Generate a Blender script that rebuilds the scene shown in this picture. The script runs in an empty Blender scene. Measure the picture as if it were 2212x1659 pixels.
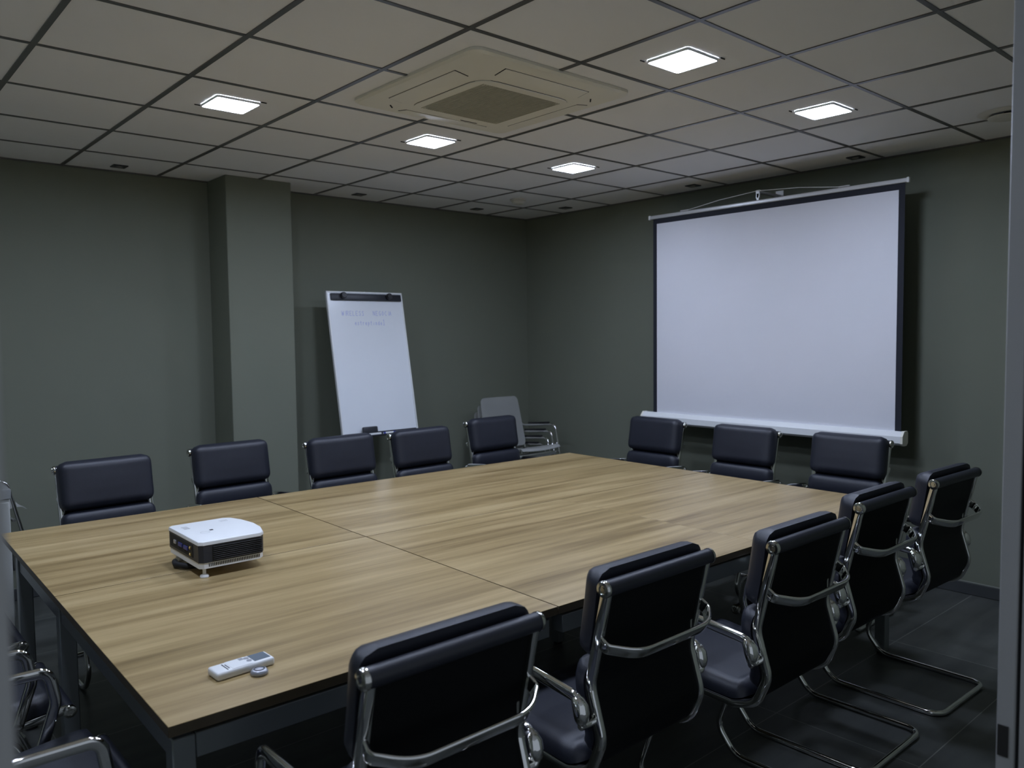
import bpy, bmesh, math, random
from mathutils import Vector, Matrix
random.seed(7)
scene = bpy.context.scene
C = scene.collection
PI = math.pi
T = 0.57            # ceiling grid module
H = 2.67            # ceiling height
BACK, RIGHT, LEFT, NEAR = 2.774, 3.905, -1.72, -2.35

# ------------------------------------------------------------------ camera
def look(yaw, pitch, roll):
    fw = Vector((math.cos(pitch)*math.cos(yaw), math.cos(pitch)*math.sin(yaw), math.sin(pitch)))
    rt = Vector((math.sin(yaw), -math.cos(yaw), 0)); up = rt.cross(fw)
    c, s = math.cos(roll), math.sin(roll)
    x = c*rt + s*up; y = -s*rt + c*up; z = -fw
    return Matrix(((x.x, y.x, z.x), (x.y, y.y, z.y), (x.z, y.z, z.z)))
cd = bpy.data.cameras.new('camera'); cam = bpy.data.objects.new('camera', cd); C.objects.link(cam)
cd.sensor_width = 36; cd.lens = 1731.845*36/2212; cd.clip_start = 0.02
cd.dof.use_dof = True; cd.dof.focus_distance = 3.0; cd.dof.aperture_fstop = 4.0
cam.matrix_world = Matrix.Translation((-1.2590, -2.8435, 1.5758)) @ look(0.8472, -0.0597, -0.0117).to_4x4()
scene.camera = cam

# ------------------------------------------------------------------ world, light, exposure
w = bpy.data.worlds.new('world'); scene.world = w; w.use_nodes = True
w.node_tree.nodes['Background'].inputs[0].default_value = (0.75, 0.85, 1.0, 1)
w.node_tree.nodes['Background'].inputs[1].default_value = 0.075
scene.view_settings.view_transform = 'Standard'; scene.view_settings.look = 'None'
scene.view_settings.gamma = 1; scene.view_settings.use_curve_mapping = False
scene.view_settings.exposure = 2.27
LAMP_STRENGTH = 23.5
LAMP_COLOUR = (0.66, 0.76, 1.0)

# ------------------------------------------------------------------ materials
def mat(name, col, rough=0.5, metal=0.0, bump=0.0, bscale=200.0, var=0.0, vscale=8.0, spec=0.5, coat=0.0, emit=None, estr=0.0):
    m = bpy.data.materials.new(name); m.use_nodes = True
    nt = m.node_tree; b = nt.nodes['Principled BSDF']
    b.inputs['Base Color'].default_value = (*col, 1); b.inputs['Roughness'].default_value = rough
    b.inputs['Metallic'].default_value = metal; b.inputs['Specular IOR Level'].default_value = spec
    b.inputs['Coat Weight'].default_value = coat
    tc = nt.nodes.new('ShaderNodeTexCoord')
    n = nt.nodes.new('ShaderNodeTexNoise'); n.inputs['Scale'].default_value = vscale; n.inputs['Detail'].default_value = 4
    nt.links.new(tc.outputs['Object'], n.inputs['Vector'])
    if var:
        r = nt.nodes.new('ShaderNodeMix'); r.data_type = 'RGBA'
        r.inputs[6].default_value = (*[c*(1-var) for c in col], 1); r.inputs[7].default_value = (*[min(1, c*(1+var)) for c in col], 1)
        nt.links.new(n.outputs['Fac'], r.inputs[0]); nt.links.new(r.outputs[2], b.inputs['Base Color'])
    if bump:
        n2 = nt.nodes.new('ShaderNodeTexNoise'); n2.inputs['Scale'].default_value = bscale; n2.inputs['Detail'].default_value = 3
        nt.links.new(tc.outputs['Object'], n2.inputs['Vector'])
        bp = nt.nodes.new('ShaderNodeBump'); bp.inputs['Strength'].default_value = bump; bp.inputs['Distance'].default_value = 0.002
        nt.links.new(n2.outputs['Fac'], bp.inputs['Height']); nt.links.new(bp.outputs['Normal'], b.inputs['Normal'])
    if emit:
        b.inputs['Emission Color'].default_value = (*emit, 1); b.inputs['Emission Strength'].default_value = estr
    return m

def wood_mat():
    m = bpy.data.materials.new('walnut_laminate'); m.use_nodes = True
    nt = m.node_tree; N = nt.nodes; L = nt.links; b = N['Principled BSDF']
    tc = N.new('ShaderNodeTexCoord'); oi = N.new('ShaderNodeObjectInfo')
    mp = N.new('ShaderNodeMapping'); L.new(tc.outputs['Object'], mp.inputs['Vector'])
    cb = N.new('ShaderNodeCombineXYZ'); mu = N.new('ShaderNodeMath'); mu.operation = 'MULTIPLY'; mu.inputs[1].default_value = 37.0
    L.new(oi.outputs['Random'], mu.inputs[0]); L.new(mu.outputs[0], cb.inputs[0]); L.new(mu.outputs[0], cb.inputs[1])
    L.new(cb.outputs[0], mp.inputs['Location']); mp.inputs['Scale'].default_value = (1.0, 1.0, 1.0)
    def noise(sc, detail, rough, dist=0.0):
        m2 = N.new('ShaderNodeMapping'); m2.inputs['Scale'].default_value = sc; L.new(mp.outputs[0], m2.inputs['Vector'])
        n = N.new('ShaderNodeTexNoise'); n.inputs['Scale'].default_value = 1.0; n.inputs['Detail'].default_value = detail
        n.inputs['Roughness'].default_value = rough; n.inputs['Distortion'].default_value = dist
        L.new(m2.outputs[0], n.inputs['Vector']); return n
    n1 = noise((1.1, 20, 1), 5, 0.55, 0.3); n2 = noise((2.5, 70, 1), 3, 0.6); n3 = noise((0.5, 4.5, 1), 3, 0.5, 0.4)
    def mad(a, k, c):
        q = N.new('ShaderNodeMath'); q.operation = 'MULTIPLY_ADD'; L.new(a, q.inputs[0]); q.inputs[1].default_value = k
        if isinstance(c, float): q.inputs[2].default_value = c
        else: L.new(c, q.inputs[2])
        return q.outputs[0]
    f = mad(n1.outputs['Fac'], 0.55, mad(n2.outputs['Fac'], 0.2, mad(n3.outputs['Fac'], 0.45, -0.1)))
    cr = N.new('ShaderNodeValToRGB'); e = cr.color_ramp.elements
    e[0].position = 0.34; e[0].color = (0.190, 0.125, 0.047, 1); e[1].position = 0.66; e[1].color = (0.490, 0.365, 0.182, 1)
    k = cr.color_ramp.elements.new(0.48); k.color = (0.340, 0.240, 0.105, 1)
    L.new(f, cr.inputs[0]); L.new(cr.outputs[0], b.inputs['Base Color'])
    b.inputs['Roughness'].default_value = 0.34; b.inputs['Specular IOR Level'].default_value = 0.6
    bp = N.new('ShaderNodeBump'); bp.inputs['Strength'].default_value = 0.06; bp.inputs['Distance'].default_value = 0.001
    L.new(n2.outputs['Fac'], bp.inputs['Height']); L.new(bp.outputs[0], b.inputs['Normal'])
    return m

def floor_mat():
    m = bpy.data.materials.new('dark_stone_tile'); m.use_nodes = True
    nt = m.node_tree; N = nt.nodes; L = nt.links; b = N['Principled BSDF']
    tc = N.new('ShaderNodeTexCoord')
    mp = N.new('ShaderNodeMapping'); mp.inputs['Location'].default_value = (-2.84, 1.13, 0); L.new(tc.outputs['Object'], mp.inputs['Vector'])
    br = N.new('ShaderNodeTexBrick'); br.offset = 0.0; br.inputs['Scale'].default_value = 1.0
    br.inputs['Mortar Size'].default_value = 0.0022; br.inputs['Brick Width'].default_value = 2*T; br.inputs['Row Height'].default_value = T
    br.inputs['Color1'].default_value = (1, 1, 1, 1); br.inputs['Color2'].default_value = (0.86, 0.88, 0.9, 1); br.inputs['Mortar'].default_value = (2.6, 2.6, 2.5, 1)
    L.new(mp.outputs[0], br.inputs['Vector'])
    m2 = N.new('ShaderNodeMapping'); m2.inputs['Scale'].default_value = (1.2, 7, 1); L.new(tc.outputs['Object'], m2.inputs['Vector'])
    n = N.new('ShaderNodeTexNoise'); n.inputs['Scale'].default_value = 1.5; n.inputs['Detail'].default_value = 6; L.new(m2.outputs[0], n.inputs['Vector'])
    cr = N.new('ShaderNodeValToRGB'); e = cr.color_ramp.elements
    e[0].position = 0.3; e[0].color = (0.056, 0.060, 0.056, 1); e[1].position = 0.7; e[1].color = (0.100, 0.104, 0.094, 1)
    L.new(n.outputs['Fac'], cr.inputs[0])
    mx = N.new('ShaderNodeMix'); mx.data_type = 'RGBA'; mx.blend_type = 'MULTIPLY'; mx.inputs[0].default_value = 1
    L.new(cr.outputs[0], mx.inputs[6]); L.new(br.outputs['Color'], mx.inputs[7]); L.new(mx.outputs[2], b.inputs['Base Color'])
    b.inputs['Roughness'].default_value = 0.42
    return m

WALL = mat('olive_grey_wall_paint', (0.190, 0.202, 0.155), 0.85, bump=0.08, bscale=350, var=0.04, vscale=1.5, spec=0.25)
CEIL = mat('ceiling_tile_warm_white', (0.90, 0.895, 0.89), 0.9, bump=0.06, bscale=500, var=0.02, vscale=3, spec=0.2)
GRID = mat('grey_ceiling_grid_metal', (0.16, 0.155, 0.15), 0.32, metal=0.6)
FLOOR = floor_mat(); WOOD = wood_mat()
SKIRT = mat('dark_skirting_tile', (0.060, 0.064, 0.066), 0.45, var=0.15, vscale=6)
SKIRT_TOP = mat('pale_skirting_sealant', (0.22, 0.23, 0.20), 0.7)
CHROME = mat('chrome', (0.80, 0.80, 0.78), 0.07, metal=1.0)
CHROME_SOFT = mat('worn_chrome', (0.62, 0.62, 0.58), 0.14, metal=1.0)
LEATHER = mat('black_leather', (0.016, 0.018, 0.027), 0.42, bump=0.25, bscale=450, var=0.15, vscale=30, spec=0.5)
SLING = mat('black_sling_fabric', (0.009, 0.010, 0.011), 0.62, bump=0.3, bscale=900, var=0.2, vscale=60, spec=0.3)
EDGE = mat('dark_edge_banding', (0.085, 0.064, 0.036), 0.45, var=0.2, vscale=20)
STEEL = mat('grey_painted_steel', (0.22, 0.24, 0.245), 0.32, metal=0.45)
BLACKP = mat('black_plastic', (0.012, 0.012, 0.014), 0.4, bump=0.1, bscale=600)
RUBBER = mat('black_rubber', (0.010, 0.010, 0.011), 0.7)
WHITEP = mat('white_plastic', (0.80, 0.81, 0.80), 0.38, var=0.02, vscale=20)
CREAM = mat('cream_plastic', (0.84, 0.81, 0.70), 0.5, var=0.03, vscale=6)
GRILLE = mat('dusty_grille', (0.46, 0.44, 0.36), 0.8, bump=0.4, bscale=250, var=0.15, vscale=40)
SLOT = mat('dark_slot', (0.015, 0.014, 0.012), 0.8)
SCREEN = mat('matte_white_screen_fabric', (0.70, 0.70, 0.735), 0.9, bump=0.05, bscale=700, var=0.01, vscale=4, spec=0.1)
SCRBLK = mat('black_screen_border', (0.010, 0.012, 0.020), 0.8)
ALU = mat('pale_aluminium', (0.62, 0.62, 0.62), 0.35, metal=0.3)
WHITEBOARD = mat('whiteboard_enamel', (0.80, 0.83, 0.86), 0.22, spec=0.5)
CHARCOAL = mat('charcoal_plastic', (0.020, 0.022, 0.028), 0.4, bump=0.1, bscale=500)
MARKERINK = mat('faded_blue_ink', (0.42, 0.46, 0.74), 0.6)
BLUE = mat('blue_plastic', (0.02, 0.04, 0.35), 0.4)
RED = mat('red_plastic', (0.45, 0.02, 0.02), 0.4)
GREYP = mat('grey_chair_plastic', (0.58, 0.585, 0.56), 0.5, bump=0.08, bscale=400)
GREYM = mat('grey_post_metal', (0.36, 0.36, 0.35), 0.5, metal=0.1, var=0.04, vscale=5)
CABINET = mat('light_grey_melamine', (0.46, 0.47, 0.44), 0.45, var=0.02, vscale=6)
CABTOP = mat('grey_melamine_top', (0.25, 0.26, 0.255), 0.4)
SILVER = mat('silver_plastic', (0.42, 0.43, 0.47), 0.3, metal=0.5)
LCD = mat('grey_display', (0.16, 0.19, 0.22), 0.2)
PROJDARK = mat('dark_blue_grey_plastic', (0.022, 0.026, 0.036), 0.42, bump=0.1, bscale=700)
PORTBLUE = mat('blue_port', (0.03, 0.04, 0.22), 0.4)
BRASS = mat('brass_connector', (0.70, 0.55, 0.25), 0.25, metal=1.0)
DIFFUSER = mat('lit_led_diffuser', (0.9, 0.9, 0.9), 0.5, emit=LAMP_COLOUR, estr=LAMP_STRENGTH)
DETECT = mat('ivory_ceiling_plastic', (0.70, 0.68, 0.60), 0.5)
SPOTGLASS = mat('unlit_bulb_glass', (0.35, 0.34, 0.32), 0.2)

# ------------------------------------------------------------------ mesh helpers
def box(bm, c, s, bev=0.0, seg=2, M=None):
    r = bmesh.ops.create_cube(bm, size=1.0)
    bmesh.ops.scale(bm, vec=s, verts=r['verts'])
    vs = r['verts']
    if bev:
        es = list({e for v in vs for e in v.link_edges})
        o = bmesh.ops.bevel(bm, geom=es, offset=min(bev, 0.49*min(s)), segments=seg, affect='EDGES', profile=0.5)
        vs = list({v for f in o['faces'] for v in f.verts} | {v for v in vs if v.is_valid})
    bmesh.ops.translate(bm, vec=c, verts=vs)
    if M is not None: bmesh.ops.transform(bm, matrix=M, verts=vs)
    return vs

def fillet(pts, r, n=6):
    """round the corners of a polyline; r one radius or one per point"""
    P = [Vector(p) for p in pts]; out = [P[0]]
    for i in range(1, len(P)-1):
        rr = r[i] if isinstance(r, (list, tuple)) else r
        a = (P[i-1]-P[i]); b = (P[i+1]-P[i]); la, lb = a.length, b.length; a.normalize(); b.normalize()
        ang = a.angle(b)
        if rr <= 0 or ang > PI-0.02: out.append(P[i]); continue
        d = min(rr/math.tan(ang/2), 0.49*la, 0.49*lb); R = d*math.tan(ang/2)
        cdir = (a+b).normalized(); ctr = P[i]+cdir*(R/math.sin(ang/2))
        s = P[i]+a*d-ctr; e = P[i]+b*d-ctr; ax = s.cross(e).normalized(); th = s.angle(e)
        for k in range(n+1): out.append(ctr+Matrix.Rotation(th*k/n, 3, ax)@s)
    out.append(P[-1]); return out

def sweep(bm, path, prof, closed=False, cap=True, up=None, scales=None):
    """sweep a closed 2-D profile [(u,v)] along a path with parallel transport; u is the side axis, v the up axis"""
    P = [Vector(p) for p in path]; n = len(P)
    tang = []
    for i in range(n):
        if closed: t = P[(i+1) % n]-P[i-1]
        else: t = P[min(i+1, n-1)]-P[max(i-1, 0)]
        tang.append(t.normalized())
    t0 = tang[0]
    ref = Vector(up) if up is not None else (Vector((0, 0, 1)) if abs(t0.z) < 0.9 else Vector((1, 0, 0)))
    side = t0.cross(ref).normalized(); rings = []
    for i in range(n):
        if i: 
            ax = tang[i-1].cross(tang[i])
            if ax.length > 1e-7: side = Matrix.Rotation(tang[i-1].angle(tang[i]), 3, ax.normalized())@side
        side = (side-tang[i]*side.dot(tang[i])).normalized(); v = side.cross(tang[i])
        k = scales[i] if scales else 1.0
        # mitre the section at sharp turns
        rings.append([bm.verts.new(P[i]+side*(a*k)+v*(b*k)) for a, b in prof])
    m = len(prof)
    for i in range(n if closed else n-1):
        A, B = rings[i], rings[(i+1) % n]
        for j in range(m): bm.faces.new((A[j], A[(j+1) % m], B[(j+1) % m], B[j]))
    if cap and not closed:
        bm.faces.new(rings[0][::-1]); bm.faces.new(rings[-1])
    return rings

def circ(r, n=10): return [(r*math.cos(2*PI*k/n), r*math.sin(2*PI*k/n)) for k in range(n)]
def rrect(w, h, r, n=3):
    o = []
    for cx, cy, a0 in ((w/2-r, h/2-r, 0), (-w/2+r, h/2-r, PI/2), (-w/2+r, -h/2+r, PI), (w/2-r, -h/2+r, 1.5*PI)):
        for k in range(n+1): o.append((cx+r*math.cos(a0+PI/2*k/n), cy+r*math.sin(a0+PI/2*k/n)))
    return o
def tube(bm, path, r, n=10, closed=False, scales=None): return sweep(bm, path, circ(r, n), closed=closed, scales=scales)

def lathe(bm, prof, n=24, M=None):
    """prof [(r,z)] turned about z"""
    rings = []
    for r, z in prof:
        if r < 1e-6: rings.append([bm.verts.new((0, 0, z))])
        else: rings.append([bm.verts.new((r*math.cos(2*PI*k/n), r*math.sin(2*PI*k/n), z)) for k in range(n)])
    for A, B in zip(rings, rings[1:]):
        for k in range(n):
            if len(A) == 1 and len(B) == 1: continue
            if len(A) == 1: bm.faces.new((A[0], B[k], B[(k+1) % n]))
            elif len(B) == 1: bm.faces.new((A[k], B[0], A[(k+1) % n]))
            else: bm.faces.new((A[k], B[k], B[(k+1) % n], A[(k+1) % n]))
    if M is not None: bmesh.ops.transform(bm, matrix=M, verts=[v for R in rings for v in R])

def prism(bm, outline, z0, z1, M=None, bev=0.0):
    a = [bm.verts.new((x, y, z0)) for x, y in outline]; b = [bm.verts.new((x, y, z1)) for x, y in outline]; n = len(a)
    bm.faces.new(a[::-1]); top = bm.faces.new(b)
    for k in range(n): bm.faces.new((a[k], a[(k+1) % n], b[(k+1) % n], b[k]))
    vs = a+b
    if bev:
        es = list(top.edges)
        o = bmesh.ops.bevel(bm, geom=es, offset=bev, segments=2, affect='EDGES', profile=0.5)
        vs = list({v for f in o['faces'] for v in f.verts} | {v for v in vs if v.is_valid})
    if M is not None: bmesh.ops.transform(bm, matrix=M, verts=vs)

def obj(name, bm, m, parent=None, sharp=40):
    bmesh.ops.recalc_face_normals(bm, faces=bm.faces)
    for f in bm.faces: f.smooth = True
    for e in bm.edges:
        e.smooth = not (len(e.link_faces) == 2 and e.calc_face_angle(0) > math.radians(sharp))
    me = bpy.data.meshes.new(name); bm.to_mesh(me); bm.free()
    for x in (m if isinstance(m, (list, tuple)) else [m]): me.materials.append(x)
    o = bpy.data.objects.new(name, me); C.objects.link(o)
    if parent: o.parent = parent
    return o
def B(): return bmesh.new()
def thing(name, label, cat, loc=(0, 0, 0), rz=0.0, group=None):
    o = bpy.data.objects.new(name, None); C.objects.link(o); o.empty_display_size = 0.1
    o.location = loc; o.rotation_euler = (0, 0, rz); o['label'] = label; o['category'] = cat
    if group: o['group'] = group
    return o
def tag(o, label, cat, group=None):
    o['label'] = label; o['category'] = cat
    if group: o['group'] = group
    return o
def struct(name, bm, m, parent=None):
    o = obj(name, bm, m, parent)
    if not parent: o['kind'] = 'structure'
    return o
def dup(root, loc, rz, label, group=None):
    r = root.copy(); C.objects.link(r); r.location = loc; r.rotation_euler = (0, 0, rz); r['label'] = label
    if group: r['group'] = group
    for ch in list(root.children):
        c = ch.copy(); C.objects.link(c); c.parent = r
        for g in list(ch.children):
            d = g.copy(); C.objects.link(d); d.parent = c
    return r

# ------------------------------------------------------------------ room shell
bm = B(); box(bm, ((LEFT+RIGHT)/2, -0.6, -0.05), (RIGHT-LEFT+0.4, 7.2, 0.1)); struct('floor', bm, FLOOR)
bm = B(); box(bm, ((LEFT+RIGHT)/2, BACK+0.06, H/2+0.03), (RIGHT-LEFT+0.24, 0.12, H+0.06)); struct('wall_back', bm, WALL)
bm = B(); box(bm, (RIGHT+0.06, (BACK+NEAR)/2, H/2+0.03), (0.12, BACK-NEAR+0.0, H+0.06)); struct('wall_right', bm, WALL)
bm = B(); box(bm, (LEFT-0.06, (BACK+NEAR)/2, H/2+0.03), (0.12, BACK-NEAR+0.0, H+0.06)); struct('wall_left', bm, WALL)
DL, DR = -1.188, 0.462          # door opening
bm = B(); box(bm, ((LEFT-0.12+DL-0.03)/2, NEAR-0.03, H/2), (DL-0.03-LEFT+0.12, 0.055, H)); struct('wall_front_left', bm, WALL)
bm = B(); box(bm, ((DR+0.03+RIGHT+0.12)/2, NEAR-0.03, H/2), (RIGHT+0.12-DR-0.03, 0.055, H)); struct('wall_front_right', bm, WALL)
# pillar on the back wall
bm = B(); box(bm, ((0.90+1.368)/2, (2.455+BACK)/2, H/2), (0.468, BACK-2.455-0.001, H), 0.004, 1); struct('wall_pillar', bm, WALL)
# skirting
def skirt(name, c, s, top):
    bm = B(); box(bm, c, s, 0.003, 1); o = struct(name, bm, SKIRT)
    bm = B(); box(bm, (c[0]+top[0], c[1]+top[1], 0.0745), (s[0]*1.0+abs(top[2]), s[1]+abs(top[3]), 0.008), 0.002, 1); struct('skirting_cap', bm, SKIRT_TOP, o)
skirt('baseboard_right', (RIGHT-0.005, (BACK+NEAR)/2, 0.036), (0.010, BACK-NEAR-0.06, 0.07), (0.0, 0, 0, 0))
skirt('baseboard_back', ((LEFT+RIGHT)/2, BACK-0.005, 0.036), (RIGHT-LEFT-0.02, 0.010, 0.07), (0, 0, 0, 0))
skirt('baseboard_left', (LEFT+0.005, (BACK+NEAR)/2, 0.036), (0.010, BACK-NEAR-0.06, 0.07), (0, 0, 0, 0))
skirt('baseboard_pillar', (1.134, 2.455-0.005, 0.036), (0.486, 0.010, 0.07), (0, 0, 0, 0))
# suspended ceiling: tile field with a proud metal grid
bm = B()
xs0, xs1, ys0, ys1 = LEFT-0.12, RIGHT+0.12, -4.1, BACK+0.12
box(bm, ((xs0+xs1)/2, (ys0+ys1)/2, H+0.03), (xs1-xs0, ys1-ys0, 0.06)); ceil = struct('ceiling', bm, CEIL)
bm = B()
GW = 0.021
for i in range(-4, 8):
    if LEFT < i*T < RIGHT: box(bm, (i*T, (NEAR+BACK)/2, H-0.0015), (GW, BACK-NEAR, 0.005))
for j in range(-4, 5):
    box(bm, ((LEFT+RIGHT)/2, j*T, H-0.0015), (RIGHT-LEFT, GW*0.85, 0.0046))
struct('ceiling_grid', bm, GRID, ceil)
bm = B()
box(bm, ((LEFT+RIGHT)/2, BACK-0.006, H-0.004), (RIGHT-LEFT, 0.012, 0.008)); box(bm, (RIGHT-0.006, (NEAR+BACK)/2, H-0.004), (0.012, BACK-NEAR, 0.008))
struct('ceiling_edge_angle', bm, GRID, ceil)
# door frame: two slim steel jambs the camera looks between
def jamb(name, x, sgn):
    o = thing(name, '', '', (0, 0, 0))
    for k in ('label', 'category'): del o[k]
    o['kind'] = 'structure'
    bm = B(); box(bm, (x+sgn*0.028, -2.336, H/2), (0.055, 0.032, H-0.01), 0.002, 1); obj('jamb_profile', bm, GREYM, o)
    bm = B(); box(bm, (x+sgn*0.034, -2.3555, H/2), (0.05, 0.007, H-0.01)); obj('rubber_seal', bm, RUBBER, o)
    bm = B(); box(bm, (x+sgn*0.028, -2.374, H/2), (0.055, 0.030, H-0.01), 0.002, 1); obj('outer_profile', bm, GREYM, o)
    return o
jr = jamb('door_1', DR, 1); jl = jamb('door_2', DL, -1)
bm = B(); box(bm, (DR-0.0005, -2.3325, 0.775), (0.003, 0.019, 0.062), 0.0006, 1); obj('strike_plate', bm, SLOT, jr)

# ------------------------------------------------------------------ ceiling fixtures
LIGHTS = [(0.5, -1.5, 'LED panel light at the top edge of the photo, above the air conditioner'), (0.5, 1.5, 'square LED ceiling panel left of the air conditioner'),
          (2.5, -1.5, 'square LED ceiling panel right of the air conditioner, largest of those in view'), (2.5, 1.5, 'square LED ceiling panel just behind the air conditioner'),
          (4.5, -1.5, 'square LED ceiling panel above the projection screen, nearest the round air valve'), (4.5, 1.5, 'square LED ceiling panel farthest away, near the smoke detector'),
          (-1.5, -1.5, 'square LED ceiling panel out of frame on the left, near the doorway'), (-1.5, 1.5, 'square LED ceiling panel out of frame on the left, near the back wall')]
def panel_light(label):
    t = thing('ceiling_light', label, 'ceiling light', (0, 0, 0), 0, 'square LED panels in the ceiling')
    bm = B(); o = rrect(0.204, 0.204, 0.012); i = rrect(0.197, 0.197, 0.011)
    A = [bm.verts.new((x, y, -0.0005)) for x, y in o]; Bv = [bm.verts.new((x, y, -0.010)) for x, y in o]; Cv = [bm.verts.new((x*0.988, y*0.988, -0.0125)) for x, y in o]; D = [bm.verts.new((x, y, -0.012)) for x, y in i]; D2 = [bm.verts.new((x, y, -0.003)) for x, y in i]
    n = len(o)
    for P, Q in ((A, Bv), (Bv, Cv), (Cv, D), (D, D2)):
        for k in range(n): bm.faces.new((P[k], P[(k+1) % n], Q[(k+1) % n], Q[k]))
    obj('frame', bm, WHITEP, t)
    bm = B(); prism(bm, rrect(0.1955, 0.1955, 0.011), -0.007, -0.001, bev=0.0); obj('diffuser', bm, DIFFUSER, t)
    for s in (-1, 1):
        bm = B(); box(bm, (s*0.112, -s*0.112, -0.003), (0.026, 0.004, 0.004), 0, 1, None); obj('spring_clip', bm, SLOT, t)
    return t
l0 = panel_light(LIGHTS[0][2]); l0.location = (LIGHTS[0][0]*T, LIGHTS[0][1]*T, H)
for i, j, lab in LIGHTS[1:]: dup(l0, (i*T, j*T, H), 0, lab)

# unlit square spotlights near the walls
SPOTS = [(0.285, 2.60, 'small unlit square spotlight left of the pillar'), (1.98, 2.56, 'small unlit square spotlight above the flipchart'), (3.135, 2.56, 'small unlit square spotlight left of the room corner, below the smoke detector'),
         (3.70, 2.05, 'small unlit square spotlight just right of the room corner'), (3.72, 0.75, 'small unlit square spotlight left above the screen hanger'), (3.74, -0.46, 'small unlit square spotlight above the right end of the screen')]
def spotlight(label):
    t = thing('spotlight', label, 'spotlight', group='unlit spotlights along the walls')
    bm = B(); box(bm, (0, 0, -0.004), (0.085, 0.085, 0.006), 0.001, 1)
    obj('frame', bm, CHARCOAL, t)
    bm = B(); lathe(bm, [(0, -0.0105), (0.014, -0.010), (0.020, -0.0075), (0.020, -0.005)], 20); obj('bulb', bm, SPOTGLASS, t)
    return t
s0 = spotlight(SPOTS[0][2]); s0.location = (SPOTS[0][0], SPOTS[0][1], H)
for x, y, lab in SPOTS[1:]: dup(s0, (x, y, H), 0, lab)

# smoke detector and round air valve
t = thing('smoke_detector', 'ivory round smoke detector on the ceiling near the room corner', 'smoke detector', (3.10, 1.99, H))
bm = B(); lathe(bm, [(0, -0.012), (0.062, -0.012), (0.066, -0.010), (0.066, -0.001)], 32); obj('base', bm, DETECT, t)
bm = B(); lathe(bm, [(0, -0.040), (0.030, -0.040), (0.044, -0.034), (0.050, -0.024), (0.050, -0.013)], 32); obj('sensor_dome', bm, DETECT, t)
t = thing('air_valve', 'round cream air valve in the ceiling beside the right door post', 'air valve', (3.34, -1.43, H))
bm = B(); lathe(bm, [(0.075, -0.004), (0.10, -0.014), (0.128, -0.006), (0.135, -0.001)], 40); obj('outer_ring', bm, DETECT, t)
bm = B(); lathe(bm, [(0, -0.030), (0.07, -0.030), (0.088, -0.026), (0.090, -0.022), (0.07, -0.018), (0.02, -0.016), (0.0, -0.016)], 40); obj('centre_disc', bm, DETECT, t)
bm = B(); lathe(bm, [(0, -0.0155), (0.02, -0.0155), (0.02, -0.001)], 16); obj('stem', bm, SLOT, t)

# air conditioner cassette
t = thing('air_conditioner', 'cream ceiling cassette air conditioner with dusty central grille', 'air conditioner', (2*T, 0.0, H))
S0, S1 = 0.455, 0.300
bm = B()
rings = []
for s, z, r in ((S0, -0.0005, 0.05), (S0, -0.012, 0.05), (S0-0.012, -0.020, 0.045), (S0-0.05, -0.025, 0.04), (S1, -0.040, 0.06), (S1-0.03, -0.041, 0.06)):
    rings.append([bm.verts.new((x, y, z)) for x, y in rrect(2*s, 2*s, r, 5)])
for P, Q in zip(rings, rings[1:]):
    for k in range(len(P)): bm.faces.new((P[k], P[(k+1) % len(P)], Q[(k+1) % len(P)], Q[k]))
bm.faces.new(rings[-1])
obj('panel', bm, CREAM, t, sharp=25)
for k in range(4):
    M = Matrix.Rotation(k*PI/2, 4, 'Z')
    tilt = math.atan2(0.015, 0.105)
    bm = B(); box(bm, (0, 0, 0), (0.488, 0.0715, 0.004), 0.0015, 1); bmesh.ops.transform(bm, matrix=M@Matrix.Translation((0, -0.352, -0.0318))@Matrix.Rotation(-tilt, 4, 'X'), verts=bm.verts); slot = obj('air_slot', bm, SLOT, t)
    bm = B(); box(bm, (0, 0, 0), (0.478, 0.068, 0.005), 0.002, 1); bmesh.ops.transform(bm, matrix=M@Matrix.Translation((0, -0.352, -0.0334))@Matrix.Rotation(-tilt, 4, 'X'), verts=bm.verts); obj('louvre', bm, CREAM, slot)
bm = B(); prism(bm, [(a*0.98, b*0.98) for a, b in rrect(0.558, 0.558, 0.09, 4)], -0.0428, -0.0405); obj('grille_seam', bm, SLOT, t)
bm = B()
A = [bm.verts.new((x, y, -0.046)) for x, y in rrect(0.545, 0.545, 0.085, 4)]; D = [bm.verts.new((x, y, -0.046)) for x, y in rrect(0.45, 0.45, 0.05, 4)]; E0 = [bm.verts.new((x, y, -0.042)) for x, y in rrect(0.545, 0.545, 0.085, 4)]
for P, Q in ((E0, A), (A, D)):
    for k in range(len(A)): bm.faces.new((P[k], P[(k+1) % len(A)], Q[(k+1) % len(A)], Q[k]))
gf = obj('grille_frame', bm, CREAM, t)
bm = B(); box(bm, (0, 0, -0.0445), (0.452, 0.452, 0.002))
for k in range(38): box(bm, (-0.222+k*0.012, 0, -0.0464), (0.005, 0.448, 0.002))
obj('grille_slats', bm, GRILLE, gf)
for k in (-0.75, 0.25):
    bm = B(); box(bm, (0, 0, 0), (0.04, 0.006, 0.003), 0, 1, Matrix.Rotation(k*PI, 4, 'Z')@Matrix.Translation((0, 0.455, -0.0365))); obj('corner_notch', bm, SLOT, t)
bm = B(); box(bm, (0.10, 0.30-0.02, -0.0435), (0.10, 0.012, 0.004), 0.001, 1); obj('status_strip', bm, SLOT, t)

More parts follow.
